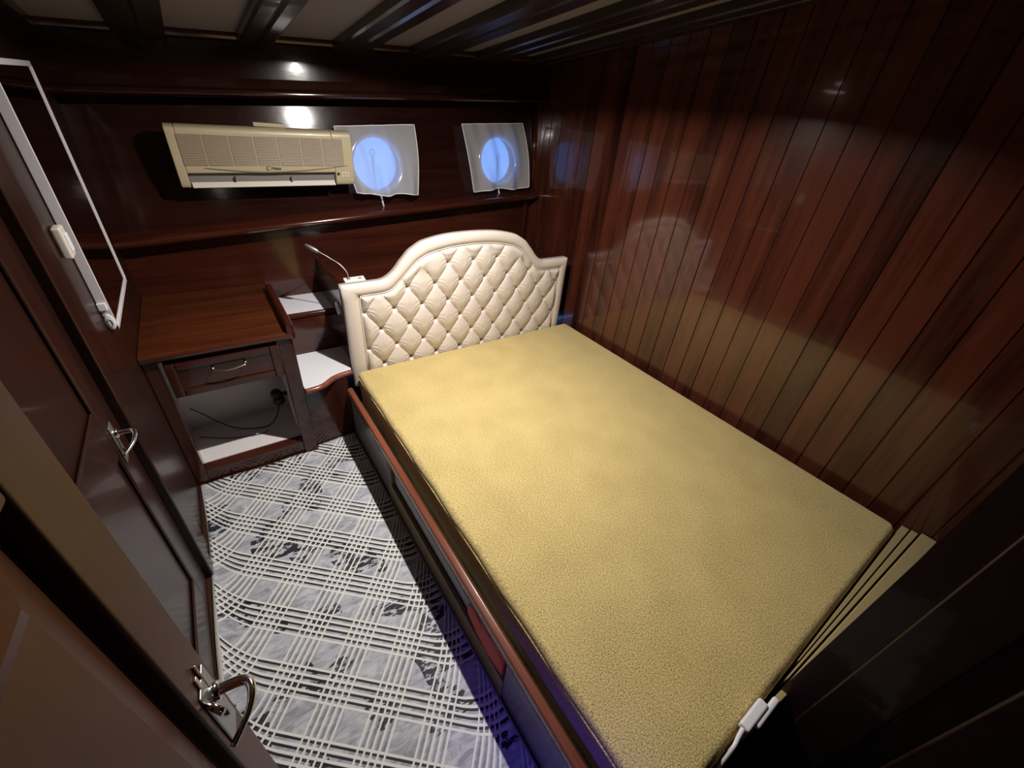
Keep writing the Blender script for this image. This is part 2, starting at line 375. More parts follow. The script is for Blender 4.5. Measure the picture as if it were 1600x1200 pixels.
# upper panel with portholes
PH = [(0.862, 1.292, 0.128), (1.652, 1.328, 0.128)]   # x, z (true), r
def upY(z0): return 2.475 + (z0 - 1.03) * 0.17         # z0: height before sheer
bm = bmesh.new()
Z0, Z1 = 1.02, 1.53
def up(x, z0): return (x, upY(z0), z0 + SH * x)
xs = [-0.45]; hs = 0.17
cols = [(-0.45, PH[0][0] - hs, None), (PH[0][0] - hs, PH[0][0] + hs, PH[0]), (PH[0][0] + hs, PH[1][0] - hs, None), (PH[1][0] - hs, PH[1][0] + hs, PH[1]), (PH[1][0] + hs, 2.05, None)]
def hole_ring(ph, off=0.0, rr=None, n=48):
    x, z, r = ph; r = rr or r; z0 = z - SH * x; out = []
    for j in range(n):
        a = 2 * math.pi * j / n; px = x + r * math.cos(a); zz = z + r * math.sin(a); q0 = zz - SH * px
        out.append(Vector((px, upY(q0) + off, zz)))
    return out
for a, b, ph in cols:
    if not ph: bm.faces.new([bm.verts.new(up(*p)) for p in ((a, Z0), (b, Z0), (b, Z1), (a, Z1))]); continue
    x, z, r = ph; z0 = z - SH * x; ring = [bm.verts.new(p) for p in hole_ring(ph)]; n = 48
    outer = []
    for j in range(n):
        an = 2 * math.pi * j / n; c, s = math.cos(an), math.sin(an); t = min((hs) / abs(c) if abs(c) > 1e-6 else 9, ((Z1 - z0) if s > 0 else (z0 - Z0)) / abs(s) if abs(s) > 1e-6 else 9)
        outer.append(bm.verts.new(up(x + t * c, z0 + t * s)))
    for j in range(n): bm.faces.new((ring[j], ring[(j + 1) % n], outer[(j + 1) % n], outer[j]))
    # square corners
    for cx, cz in ((a, Z0), (b, Z0), (b, Z1), (a, Z1)):
        best = None
        for j in range(n):
            p, q = outer[j].co, outer[(j + 1) % n].co
            onx = lambda v: abs(v.x - cx) < 1e-6
            P = Vector(up(cx, cz))
            if (abs(p.x - cx) < 1e-5) != (abs(q.x - cx) < 1e-5) and (p - P).length < 0.12 and (q - P).length < 0.12: best = (outer[j], outer[(j + 1) % n])
        if best: bm.faces.new((best[0], bm.verts.new(up(cx, cz)), best[1]))
    # tube through the hull
    r2 = [bm.verts.new(p + Vector((0, 0.06, 0))) for p in hole_ring(ph)]
    for j in range(n): bm.faces.new((ring[j], r2[j], r2[(j + 1) % n], ring[(j + 1) % n]))
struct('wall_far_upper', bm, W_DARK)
# outer hull skin round the portholes so no daylight leaks elsewhere
bm = bmesh.new()
prof = [(2.455, 1.528), (2.415, 1.532), (2.402, 1.542), (2.405, 1.556), (2.42, 1.564), (2.43, 1.60), (2.60, 1.60), (2.60, 1.528)]
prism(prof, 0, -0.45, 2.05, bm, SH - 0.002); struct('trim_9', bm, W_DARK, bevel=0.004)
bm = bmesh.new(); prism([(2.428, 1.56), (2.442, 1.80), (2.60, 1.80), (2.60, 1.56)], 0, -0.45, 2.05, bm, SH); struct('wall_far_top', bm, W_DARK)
bm = bmesh.new(); prism([(2.40, 1.722), (2.395, 1.735), (2.40, 1.752), (2.45, 1.752), (2.45, 1.722)], 0, -0.45, 2.05, bm, SH); struct('trim_10', bm, W_X, bevel=0.003)
# vertical corner bead by the planks
bm = B((XR - 0.075, 2.470, 0.72), (XR - 0.045, 2.50, 1.09)); struct('trim_11', bm, W_Z, bevel=0.006)
bm = bmesh.new(); tube([(XR - 0.008, 2.48, 1.16), (XR - 0.008, 2.545, 1.66)], 0.010, bm); struct('trim_12', bm, W_Z, smooth=True)

# left wall with its door
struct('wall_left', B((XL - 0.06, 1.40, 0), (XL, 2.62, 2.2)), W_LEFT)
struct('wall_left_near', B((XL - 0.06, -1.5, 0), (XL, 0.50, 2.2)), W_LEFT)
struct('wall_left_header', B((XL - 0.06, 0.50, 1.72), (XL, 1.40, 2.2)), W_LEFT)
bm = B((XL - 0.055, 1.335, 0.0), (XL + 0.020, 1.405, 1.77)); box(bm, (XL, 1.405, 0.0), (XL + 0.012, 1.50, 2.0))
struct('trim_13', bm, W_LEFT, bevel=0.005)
d2 = D.objects.new('door_2', None); d2.location = (XL - 0.02, 0.9, 0); COL.objects.link(d2); d2['kind'] = 'structure'
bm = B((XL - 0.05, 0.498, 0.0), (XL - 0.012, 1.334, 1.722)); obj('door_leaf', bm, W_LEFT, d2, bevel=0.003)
bm = bmesh.new()
for a, b in (((XL - 0.012, 1.205, 0.01), (XL - 0.002, 1.332, 1.72)), ((XL - 0.012, 0.52, 0.01), (XL - 0.002, 0.62, 1.72)), ((XL - 0.012, 0.62, 0.75), (XL - 0.002, 1.205, 0.90)), ((XL - 0.012, 0.62, 0.01), (XL - 0.002, 1.205, 0.18))): box(bm, a, b)
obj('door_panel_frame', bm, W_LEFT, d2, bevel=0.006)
def lever(parent, base, nrm, down, m=CHROME, ln=0.085, plate=True, pw=0.017, ph=0.06):
    b = Vector(base); n_ = Vector(nrm).normalized(); d = Vector(down).normalized(); up_ = Vector((0, 0, 1))
    if plate:
        bm = bmesh.new(); s = n_.cross(up_).normalized()
        vs = [b + s * sx * pw + up_ * (sz) + n_ * t for t in (0, 0.003) for sx, sz in ((-1, -ph * 1.5), (1, -ph * 1.5), (1, ph * .5), (-1, ph * .5))]
        vv = [bm.verts.new(p) for p in vs]
        for f in ((0, 1, 2, 3), (4, 5, 6, 7), (0, 1, 5, 4), (1, 2, 6, 5), (2, 3, 7, 6), (3, 0, 4, 7)): bm.faces.new([vv[i] for i in f])
        obj('lock_plate', bm, STEEL, parent, bevel=0.0015)
        kh = b - up_ * 0.055 + n_ * 0.002
        bm = cyl(kh, n_, 0.0045, 0.0025, seg=12); box(bm, tuple(kh - Vector((0.002, 0.002, 0.012))), tuple(kh + Vector((0.0042, 0.002, 0.0))))
        obj('keyhole', bm, BLACK, parent)
    bm = cyl(b, n_, 0.012, 0.012, seg=20)
    p = spline([b, b + n_ * 0.030, b + n_ * 0.043 + d * 0.006, b + n_ * 0.046 + d * 0.022, b + n_ * 0.040 + d * ln * .6 - up_ * 0.004, b + n_ * 0.022 + d * ln - up_ * 0.008], 7)
    rr = [0.0075 - 0.004 * (i / (len(p) - 1)) for i in range(len(p))]
    tube(p, rr, bm, 12)
    return obj('door_handle', bm, m, parent, smooth=True)
lever(d2, (XL - 0.002, 1.245, 0.80), (1, 0, 0), (0, -1, -0.1), plate=True)

# near wall (foot bulkhead) with its opening on the left, companionway behind it
bm = bmesh.new(); prism([(0.93, -0.0915), (2.0, -0.198), (2.0, -1.45), (0.93, -1.45)], 2, 0, 2.3, bm); struct('wall_near', bm, W_FOOT)
bm = B((0.920, -0.24, 0.0), (0.9295, -0.15, 2.1)); struct('trim_14', bm, W_FOOT, bevel=0.004)
bm = B((0.920, -1.2, 0.15), (0.9295, -0.29, 1.9)); struct('trim_15', bm, W_FOOT, bevel=0.008)
struct('wall_near_left', B((-0.5, YN - 0.05, 0), (-0.30, YN, 2.25)), W_FOOT)
struct('wall_companionway', B((-0.5, -1.5, 0), (2.05, -1.45, 2.3)), W_FOOT)

# ------------------------------------------------------------------ open cabin door (foreground left)
U = Vector((0.07, 0.9975, 0)).normalized(); Nn = Vector((U.y, -U.x, 0)); E0 = Vector((-0.1455, 0.398, 0))
def dp(s, d, z): q = E0 + U * s + Nn * d; return (q.x, q.y, z)      # s<0 towards the hinge
def dbox(bm, s0, s1, d0, d1, z0, z1):
    v = [bm.verts.new(dp(s, d, z)) for s in (s0, s1) for d in (d0, d1) for z in (z0, z1)]
    for f in ((0, 1, 3, 2), (4, 6, 7, 5), (0, 4, 5, 1), (2, 3, 7, 6), (0, 2, 6, 4), (1, 5, 7, 3)): bm.faces.new([v[i] for i in f])
    return bm
d1 = D.objects.new('door_1', None); d1.location = (E0.x, E0.y - 0.28, 0.02); COL.objects.link(d1); d1['kind'] = 'structure'
W_ = 0.56; st = 0.072; zt = 1.36; zb = 0.22
bm = bmesh.new()
dbox(bm, -st, 0, -0.036, 0, 0.02, 1.74); dbox(bm, -W_, -W_ + st, -0.036, 0, 0.02, 1.74)
dbox(bm, -W_ + st, -st, -0.036, 0, zt, 1.74); dbox(bm, -W_ + st, -st, -0.036, 0, 0.02, zb)
obj('door_frame', bm, W_DOOR, d1, bevel=0.004)
# raised panel: groove, bevel, field
bm = bmesh.new()
def ringp(ins, d): return [bm.verts.new(dp(s, d, z)) for s, z in ((-W_ + st + ins, zb + ins), (-st - ins, zb + ins), (-st - ins, zt - ins), (-W_ + st + ins, zt - ins))]
R_ = [ringp(-0.004, -0.018), ringp(0.012, -0.018), ringp(0.014, -0.013), ringp(0.050, -0.004), ringp(0.054, -0.001)]
for a, b in zip(R_, R_[1:]):
    for j in range(4): bm.faces.new((a[j], a[(j + 1) % 4], b[(j + 1) % 4], b[j]))
bm.faces.new(R_[-1])
obj('door_panel', bm, W_DOOR, d1)
bm = bmesh.new(); dbox(bm, -W_ + st - .004, -st + .004, -0.024, -0.019, zb - .004, zt + .004); obj('panel_back', bm, W_DOOR, d1)
lever(d1, dp(-0.036, 0, 0.955), Nn, -U, pw=0.022, ph=0.075, ln=0.068)
# thumb-turn stub and brass strike on the plate
bm = cyl(dp(-0.052, 0.0, 0.975), Nn + Vector((0, -1.2, 0.0)), 0.0045, 0.03, seg=12); obj('latch_stub', bm, CHROME, d1, smooth=True)
bm = bmesh.new(); dbox(bm, -0.045, -0.038, 0.0, 0.003, 0.968, 1.012); dbox(bm, -0.032, -0.029, 0.0, 0.004, 0.965, 1.020); obj('latch_bolt', bm, BRASSY, d1, bevel=0.001)

# ------------------------------------------------------------------ rug
def rug(u, v):
    x = -0.33 + u * 0.725; y = -0.4 + v * 2.3
    yt = 1.864 if x < 0.195 else 1.90
    y = -0.4 + v * (yt + 0.4)
    z = 0.004 + 0.0015 * math.sin(y * 9 + x * 5)
    if u < 0.03: z += 0.006 * (0.5 + 0.5 * math.sin(y * 7)); x += 0.006 * math.sin(y * 5.2)
    if v > 0.985: z += 0.004 + 0.004 * math.sin(x * 22)
    return (x, y, z)
o = obj('rug', grid(rug, 60, 160), RUG, smooth=True)
sd = o.modifiers.new('thick', 'SOLIDIFY'); sd.thickness = 0.003; sd.offset = -1
tag(o, 'grey and white tartan vinyl rug with black ink blots on the cabin floor', 'rug')

# ------------------------------------------------------------------ bed base
bed = thing('bed_base', 'mahogany bed base with red-brown side rail and open storage slot, under the ochre mattress', 'bed', (0.9, 0.9, 0))
bm = bmesh.new(); prism([(0.392, 0.262), (0.389, 0.300), (0.393, 0.311), (0.413, 0.315), (0.420, 0.308), (0.420, 0.262)], 1, -0.10, 1.90, bm)
obj('side_rail', bm, W_RAIL, bed, bevel=0.003)
SIDE = wood('mahogany_painted_rug_sheen', (0.14, 0.125, 0.13), (0.24, 0.22, 0.225), 1, rough=0.28)  # dark mahogany, with the rug's grey reflection put into its base colour
obj('side_panel', B((0.402, 1.37, 0.0), (0.418, 1.898, 0.262)), SIDE, bed); obj('side_panel', B((0.402, -0.10, 0.0), (0.418, 0.395, 0.262)), SIDE, bed)
bm = bmesh.new(); box(bm, (0.397, 0.395, 0.0), (0.412, 1.37, 0.118)); box(bm, (0.398, 1.325, 0.118), (0.412, 1.37, 0.262))
obj('opening_sill', bm, W_RAW, bed, bevel=0.002)
bm = bmesh.new(); box(bm, (0.4155, 0.396, 0.0), (0.420, 1.369, 0.2615))
obj('storage_liner', bm, GREY_CLOTH, bed)
obj('platform', B((0.432, -0.086, 0.180), (XR - 0.004, 1.90, 0.200)), W_DARK, bed)
for (ya, yb, xa, y2, y3, zt2) in ((-0.088, -0.112, 1.06, -0.0855, -0.088, 0.385), (-0.117, -0.138, 0.98, -0.0885, -0.092, 0.390), (-0.144, -0.190, 0.70, -0.0825, -0.090, 0.402)):
    bm = prism([(xa, y2), (XR - 0.005, ya), (XR - 0.005, yb), (xa, y3)], 2, 0.2005, zt2)
    obj('foot_board', bm, KHAKI, bed, bevel=0.003)
# red bag in the storage slot
def bag(u, v):
    y = 0.405 + u * 0.225; prof = math.sin(math.pi * min(1, max(0, u * 0.8 + 0.2))) ** 0.5
    a = v * math.pi * 2
    cx, cz = 0.4025, 0.184
    return (cx + 0.0115 * prof * math.cos(a) + 0.0012 * math.sin(9 * a + 14 * u), y, cz + 0.062 * (0.25 + 0.75 * prof) * math.sin(a) + 0.003 * math.sin(23 * u + 5 * a))
bm = grid(bag, 30, 28); bmesh.ops.remove_doubles(bm, verts=bm.verts, dist=1e-4); bmesh.ops.holes_fill(bm, edges=bm.edges)
o = obj('bag', bm, RED, smooth=True); tag(o, 'red nylon bag stuffed in the slot of the bed side', 'bag')

# ------------------------------------------------------------------ mattress
mt = thing('mattress', 'large ochre yellow knit mattress lying on the mahogany bed base', 'mattress', (1.18, 0.92, 0.28))
MX0, MX1, MY0, MY1, MZ0, MZ1 = 0.453, 1.905, -0.078, 1.905, 0.2015, 0.40
def rbox(n_=10):
    bm = bmesh.new()
    r = 0.022; cr = 0.03
    nx, ny = 60, 80
    # plan outline with rounded corners, profile rounded top and bottom
    plan = []
    for cx, cy, a0 in ((MX1 - cr, MY1 - cr, 0), (MX0 + cr, MY1 - cr, 90), (MX0 + cr, MY0 + cr, 180), (MX1 - cr, MY0 + cr, 270)):
        for k in range(7):
            a = math.radians(a0 + 15 * k); plan.append((cx, cy, math.cos(a), math.sin(a)))
    # subdivide plan edges
    full = []
    for i, (cx, cy, c, s) in enumerate(plan):
        full.append((cx, cy, c, s)); q = plan[(i + 1) % len(plan)]
        if abs(q[0] - cx) + abs(q[1] - cy) > 0.2:
            for t in [j / 24 for j in range(1, 24)]: full.append((cx + (q[0] - cx) * t, cy + (q[1] - cy) * t, c, s))
    prof = [(cr - 0.018, MZ0), (cr - 0.004, MZ0 + 0.006)]
    for k in range(7):
        a = math.radians(15 * k); prof.append((cr - r + r * math.cos(a), MZ1 - r + r * math.sin(a)))
    rings = []
    for off, z in prof:
        ring = []
        for j, (cx, cy, c, s) in enumerate(full):
            wob = 0.002 * math.sin(j * 1.7) * (1 if z < MZ1 - 0.01 else 0)
            ring.append(bm.verts.new((cx + c * (off + wob), cy + s * (off + wob), z)))
        rings.append(ring)
    m = len(full)
    for a, b in zip(rings, rings[1:]):
        for j in range(m): bm.faces.new((a[j], a[(j + 1) % m], b[(j + 1) % m], b[j]))
    bm.faces.new(rings[0][::-1])
    bm.faces.new(rings[-1])
    return bm
obj('mattress_body', rbox(), KNIT, mt, smooth=True)
def edge_path(z, off):
    P = []
    for cx, cy, a0 in ((MX1 - .03, MY1 - .03, 0), (MX0 + .03, MY1 - .03, 90), (MX0 + .03, MY0 + .03, 180), (MX1 - .03, MY0 + .03, 270)):
        for k in range(5):
            a = math.radians(a0 + 22.5 * k); P.append((cx + math.cos(a) * (.03 + off), cy + math.sin(a) * (.03 + off), z))
    return P
obj('piping', tube(edge_path(0.372, 0.0005), 0.0028, closed=True, seg=6), KNIT, mt, smooth=True)
obj('lower_piping', tube(edge_path(0.212, -0.001), 0.0035, closed=True, seg=6), KNIT, mt, smooth=True)

# ------------------------------------------------------------------ headboard
hb = thing('headboard', 'cream buttoned headboard with an arched top standing behind the ochre mattress', 'headboard', (1.15, 1.95, 0.28))
half = [(-0.708, 0.852), (-0.52, 0.853), (-0.485, 0.862), (-0.445, 0.890), (-0.405, 0.935), (-0.355, 0.985), (-0.285, 1.024), (-0.16, 1.048), (0, 1.055)]
def outline_z(x, pts=half):
    x = -abs(x - 1.15)
    if x <= pts[0][0]: return pts[0][1]
    for (a, za), (b, zb_) in zip(pts, pts[1:]):
        if a <= x <= b:
            i = pts.index((a, za)); t = (x - a) / (b - a)
            p0 = pts[max(i - 1, 0)][1]; p3 = pts[min(i + 2, len(pts) - 1)][1]
            if a == -0.708: return za + (zb_ - za) * t
            if b == 0: p3 = pts[i][1]
            return 0.5 * (2 * za + (zb_ - p0) * t + (2 * p0 - 5 * za + 4 * zb_ - p3) * t * t + (-p0 + 3 * za - 3 * zb_ + p3) * t ** 3)
    return pts[-1][1]
inner = [(-0.645, 0.795), (-0.50, 0.797), (-0.46, 0.812), (-0.42, 0.850), (-0.375, 0.893), (-0.325, 0.937), (-0.26, 0.968), (-0.14, 0.990), (0, 0.997)]
HX0, HX1 = 0.444, 1.858
# frame: padded border between outer outline and inner outline
bm = bmesh.new(); n = 180; prs = []
for i in range(n + 1):
    t = i / n; xo = HX0 + (HX1 - HX0) * t; xi = 0.522 + (1.792 - 0.522) * t
    zo = outline_z(xo); zi = outline_z(xi, [( -0.645, 0.795)] + inner[1:])
    prs.append(((xo, zo), (xi, zi)))
path = [((HX0, 0.29), (0.522, 0.29))] + [((HX0, 0.29 + (0.775 - .29) * k / 6), (0.522, 0.29 + (0.775 - .29) * k / 6)) for k in range(1, 7)] + prs + [((HX1, 0.29 + (0.775 - .29) * k / 6), (1.792, 0.29 + (0.775 - .29) * k / 6)) for k in range(6, 0, -1)] + [((HX1, 0.29), (1.792, 0.29))]
K = [(-0.0, 1.975), (0.0, 1.937), (0.06, 1.930), (0.25, 1.924), (0.6, 1.920), (0.88, 1.926), (1.0, 1.938)]
rows = []
for (po, pi_) in path:
    rows.append([bm.verts.new((po[0] + (pi_[0] - po[0]) * t, y, po[1] + (pi_[1] - po[1]) * t)) for t, y in K])
for a, b in zip(rows, rows[1:]):
    for j in range(len(K) - 1): bm.faces.new((a[j], b[j], b[j + 1], a[j + 1]))
obj('padded_border', bm, CREAM, hb, smooth=True)
# piping along the inner edge
pp = [(p[1][0], 1.931, p[1][1]) for p in path[::2]]
obj('piping', tube(pp, 0.0045, seg=6), CREAM, hb, smooth=True)
# backing board
bm = bmesh.new(); pts = [(p[0][0], p[0][1]) for p in path]; pts2 = [pts[0]]
for q in pts[1:]:
    if (Vector(q) - Vector(pts2[-1])).length > 1e-5: pts2.append(q)
prism(pts2, 1, 1.955, 1.976, bm); obj('backing_board', bm, CREAM, hb)
# tufted cushion
dxb, dzb, cxb, z0b = 0.1545, 0.1025, 1.155, 0.50
btn = []
for r in range(-1, 5):
    zz = z0b + r * dzb
    for k in range(-8, 9):
        xx = cxb + (k + (0.5 if r % 2 else 0)) * dxb
        if xx < 0.535 or xx > 1.80: continue
        top = outline_z(xx, inner)
        if zz < top - 0.055 and zz > 0.30: btn.append((xx, zz))
def tuft(x, z):
    p = (x - cxb) / dxb; q = (z - z0b) / (2 * dzb); a, b = p + q, p - q
    s = abs(math.sin(math.pi * a)) * abs(math.sin(math.pi * b))
    h = 0.006 + 0.024 * min(1, s * 1.15) ** 0.42
    dmin = 9; bx = bz = 0
    for (ux, uz) in btn:
        d = math.hypot(x - ux, z - uz)
        if d < dmin: dmin, bx, bz = d, x - ux, z - uz
    far = min(1, max(0, (dmin - 0.075) / 0.05))
    h = h * (1 - far) + 0.027 * far
    h -= 0.018 * math.exp(-(dmin / 0.012) ** 2)
    an = math.atan2(bz, bx)
    h += 0.0013 * math.sin(an * 11 + 3 * bx * 60) * math.exp(-((dmin - 0.03) / 0.02) ** 2)
    return h
def cush(u, v):
    x = 0.526 + u * (1.788 - 0.526); zt_ = outline_z(x, inner) - 0.003; z = 0.30 + v * (zt_ - 0.30)
    e = min(x - 0.526, 1.788 - x, zt_ - z); k = max(0, min(1, e / 0.03)); k = math.sqrt(1 - (1 - k) ** 2)
    return (x, 1.938 - tuft(x, z) * k, z)
obj('tufted_cushion', grid(cush, 420, 230), CREAM, hb, smooth=True)
b0 = None
for (x, z) in btn:
    y = 1.938 - tuft(x, z) - 0.001
    if b0 is None:
        bm = bmesh.new(); bmesh.ops.create_uvsphere(bm, u_segments=14, v_segments=8, radius=0.0062)
        for vv in bm.verts: vv.co.y *= 0.5
        b0 = obj('button', bm, CREAM_BTN, hb, smooth=True); bb = b0
    else:
        bb = b0.copy(); COL.objects.link(bb)
    bb.location = (x, y, z)

# ------------------------------------------------------------------ shelf behind headboard and partition
o = obj('headboard_shelf', B((0.481, 1.980, 0.775), (XR - 0.01, YF - 0.002, 0.80)), W_X, bevel=0.003)
tag(o, 'mahogany shelf between the cream headboard and the hull wall', 'shelf')
o['label'] = 'mahogany shelf behind the cream headboard, carrying the gooseneck lamp'
bm = bmesh.new(); prism([(1.983, 0.0), (2.498, 0.0), (2.498, 0.822), (1.99, 0.822), (1.983, 0.815)], 0, 0.462, 0.480, bm)
pt = thing('partition_panel', 'dark mahogany upright panel between the white shelves and the headboard', 'partition', (0.47, 2.2, 0))
obj('panel', bm, W_Z, pt, bevel=0.003)
bm = cyl((0.462, 2.13, 0.665), (-1, 0, 0), 0.034, 0.008, seg=32); o = obj('socket', bm, WHITE_PL, bevel=0.002)
tag(o, 'round white wall socket on the dark upright panel beside the headboard', 'socket')
bm = cyl((0.4545, 2.13, 0.665), (-1, 0, 0), 0.019, 0.001, seg=24); obj('socket_recess', bm, GREY_CLOTH, o)

# night stand unit: carcass, two white shelves
ns = thing('nightstand', 'built-in mahogany nightstand with two stepped white shelves beside the headboard', 'nightstand', (0.33, 2.1, 0))
obj('lower_front', B((0.192, 1.905, 0.0), (0.401, 1.920, 0.375)), W_Z, ns)
obj('middle_back', B((0.192, 2.205, 0.40), (0.461, 2.22, 0.598)), W_X, ns)
def front(x):   # wavy front edge of the lower shelf
    t = (x - 0.192) / (0.462 - 0.192)
    return 1.852 + 0.062 / (1 + math.exp(-(t - 0.42) * 14)) + 0.035 * t * t * 0.6
xs = [0.192 + (0.461 - 0.192) * k / 30 for k in range(31)]
bm = bmesh.new(); pts = [(x, front(x)) for x in xs if x < 0.4415] + [(0.4415, 1.982), (0.461, 1.982), (0.461, 2.204), (0.192, 2.204)]
prism(pts, 2, 0.378, 0.400, bm); obj('lower_shelf', bm, WHITE_BOARD, ns)
pth = [(x, front(x) - 0.004, 0.389) for x in xs if x < 0.4415]
bm = bmesh.new(); tube(pth, 0.0145, bm, 12)
obj('lower_shelf_edge', bm, W_RAIL, ns, smooth=True)
obj('upper_shelf', B((0.192, 2.236, 0.600), (0.461, 2.498, 0.620)), WHITE_BOARD, ns)
bm = bmesh.new(); prism([(2.236, .596), (2.222, .598), (2.214, .608), (2.218, .622), (2.228, .628), (2.236, .626)], 0, 0.192, 0.461, bm)
obj('upper_shelf_edge', bm, W_X, ns, bevel=0.002)

# ------------------------------------------------------------------ desk
dk = thing('desk', 'built-in mahogany desk with one drawer above an open white compartment', 'desk', (-0.08, 2.1, 0))
bm = bmesh.new(); prism([(1.862, .672), (1.852, .682), (1.850, .694), (1.856, .704), (1.868, .709), (2.498, .709), (2.498, .672)], 0, XL + 0.001, 0.190, bm)
obj('desktop', bm, W_TOP, dk, bevel=0.002)
# raised edge (fiddle) on the right
bm = bmesh.new(); prism([(0.170, .700), (0.172, .738), (0.180, .748), (0.196, .748), (0.204, .738), (0.206, .690), (0.20, .672), (0.192, .672), (0.190, .700)], 1, 1.852, 2.38, bm)
obj('raised_edge', bm, W_Y, dk, bevel=0.003)
obj('front_post', B((0.130, 1.868, 0), (0.190, 1.93, 0.671)), W_Z, dk, bevel=0.003); obj('front_post', B((XL + 0.001, 1.875, 0), (-0.292, 1.93, 0.671)), W_Z, dk, bevel=0.003)
obj('plinth', B((-0.292, 1.876, 0.0), (0.130, 1.93, 0.078)), W_X, dk, bevel=0.003); obj('top_rail', B((-0.292, 1.885, 0.657), (0.130, 1.93, 0.6715)), W_X, dk)
dr = obj('drawer', B((-0.280, 1.872, 0.495), (0.126, 1.892, 0.655)), W_X, dk, bevel=0.002)
def child2(name, bm, m, par, root, **k):
    o = obj(name, bm, m, None, **k); o.parent = par; o.matrix_parent_inverse = Matrix.Translation(-root.location) if False else Matrix.Identity(4)
    o.matrix_parent_inverse = (par.matrix_parent_inverse).inverted() @ Matrix.Translation(-root.location) if False else Matrix.Identity(4); return o
# drawer frame moulding (surface pattern of the front)
bm = bmesh.new(); a0, a1, c0, c1 = -0.280, 0.126, 0.495, 0.655
for a, b in (((a0, 1.864, c0), (a0 + .035, 1.873, c1)), ((a1 - .035, 1.864, c0), (a1, 1.873, c1)), ((a0 + .035, 1.864, c0), (a1 - .035, 1.873, c0 + .035)), ((a0 + .035, 1.864, c1 - .035), (a1 - .035, 1.873, c1))): box(bm, a, b)
fr = obj('drawer_frame', bm, W_X, dk, bevel=0.004)
bm = bmesh.new(); tube(spline([(-0.128, 1.868, .600), (-0.128, 1.848, .600), (-0.118, 1.842, .600), (-0.068, 1.834, .597), (-0.020, 1.842, .600), (-0.010, 1.848, .600), (-0.010, 1.868, .600)], 6), [0.0035] * 37, bm, 10)
for xx in (-0.128, -0.010): cyl((xx, 1.866, .600), (0, -1, 0), 0.006, 0.006, bm, 16)
h = obj('handle', bm, BRASSY, None, smooth=True); h.parent = dr; h.matrix_parent_inverse = dr.matrix_world.inverted() if False else Matrix.Identity(4)
# carcass interior
bm = bmesh.new(); box(bm, (XL + 0.001, 1.93, 0.070), (0.130, 2.235, 0.080)); box(bm, (XL + 0.001, 2.235, 0.0), (0.145, 2.250, 0.66)); box(bm, (XL + 0.001, 1.93, 0.08), (XL + 0.010, 2.235, 0.60)); box(bm, (0.130, 1.93, 0.0), (0.142, 2.235, 0.66))
obj('white_compartment', bm, WHITE_OLD, dk)
bm = cyl((0.0, 2.234, 0.20), (0, -1, 0), 0.001, 0.001)
bm.free()
# plug and cord in the compartment
pl = thing('power_plug', 'black double power plug hanging at the right side of the white compartment', 'plug', (0.105, 2.16, 0.17))
bm = bmesh.new()
for c, r in (((0.080, 2.13, 0.238), 0.028), ((0.086, 2.128, 0.195), 0.030)):
    bmesh.ops.create_uvsphere(bm, u_segments=20, v_segments=12, radius=r, matrix=Matrix.Translation(c) @ Matrix.Diagonal((1, 0.8, 1.05, 1)))
cyl((0.09, 2.13, 0.228), (1, 0, 0), 0.013, 0.0395, bm, 16)
obj('plug_body', bm, BLACK, pl, smooth=True)
cp = spline([(0.082, 2.125, 0.17), (0.055, 2.10, 0.12), (0.01, 2.08, 0.087), (-0.06, 2.09, 0.084), (-0.14, 2.13, 0.090), (-0.20, 2.17, 0.12), (-0.26, 2.20, 0.18), (-0.30, 2.21, 0.22)], 8)
o = obj('power_cord', tube(cp, 0.0028, seg=8), BLACK, pl, smooth=True)
cp = spline([(0.00, 2.04, 0.083), (-0.05, 2.03, 0.083), (-0.14, 2.05, 0.083), (-0.22, 2.09, 0.084), (-0.30, 2.14, 0.086)], 8)
tag(obj('loose_cable', tube(cp, 0.0022, seg=8), BLACK, smooth=True), 'thin black cable lying flat on the floor of the white compartment', 'cable')

# ------------------------------------------------------------------ gooseneck lamp box
gl = thing('reading_lamp', 'small silver gooseneck lamp on a white box behind the left end of the headboard', 'lamp', (0.54, 2.04, 0.80))
bm = bmesh.new()
v = [bm.verts.new(p) for z in (0.801, 0.838) for p in ((0.486, 2.003, z), (0.588, 2.010, z), (0.597, 2.088, z), (0.494, 2.085, z))]
for f in ((0, 1, 2, 3), (4, 5, 6, 7), (0, 1, 5, 4), (1, 2, 6, 5), (2, 3, 7, 6), (3, 0, 4, 7)): bm.faces.new([v[i] for i in f])
obj('power_box', bm, WHITE_PL, gl, bevel=0.003)
bm = B((0.508, 2.045, 0.838), (0.522, 2.068, 0.843)); obj('usb_connector', bm, STEEL, gl, bevel=0.001)
obj('port', B((0.562, 2.050, 0.8375), (0.576, 2.060, 0.8388)), BLACK, gl)
gn = spline([(0.515, 2.056, 0.842), (0.512, 2.07, 0.872), (0.490, 2.09, 0.905), (0.463, 2.11, 0.925), (0.440, 2.125, 0.942), (0.415, 2.14, 0.958)], 8)
obj('gooseneck', tube(gn, 0.0027, seg=8), STEEL, gl, smooth=True)
hd = [(0.418, 2.138, 0.956), (0.408, 2.145, 0.962), (0.396, 2.152, 0.969), (0.380, 2.163, 0.979), (0.366, 2.172, 0.987), (0.364, 2.173, 0.988)]
obj('lamp_head', tube(hd, [0.004, 0.0085, 0.0105, 0.0095, 0.0075, 0.003], seg=16), CHROME if False else STEEL, gl, smooth=True)
o = obj('adapter', cyl((0.598, 2.05, 0.812), (1, 0.05, 0), 0.011, 0.045, seg=16, r2=0.007), BLACK, smooth=True); tag(o, 'small black plug-in adapter at the right side of the white lamp box', 'adapter')

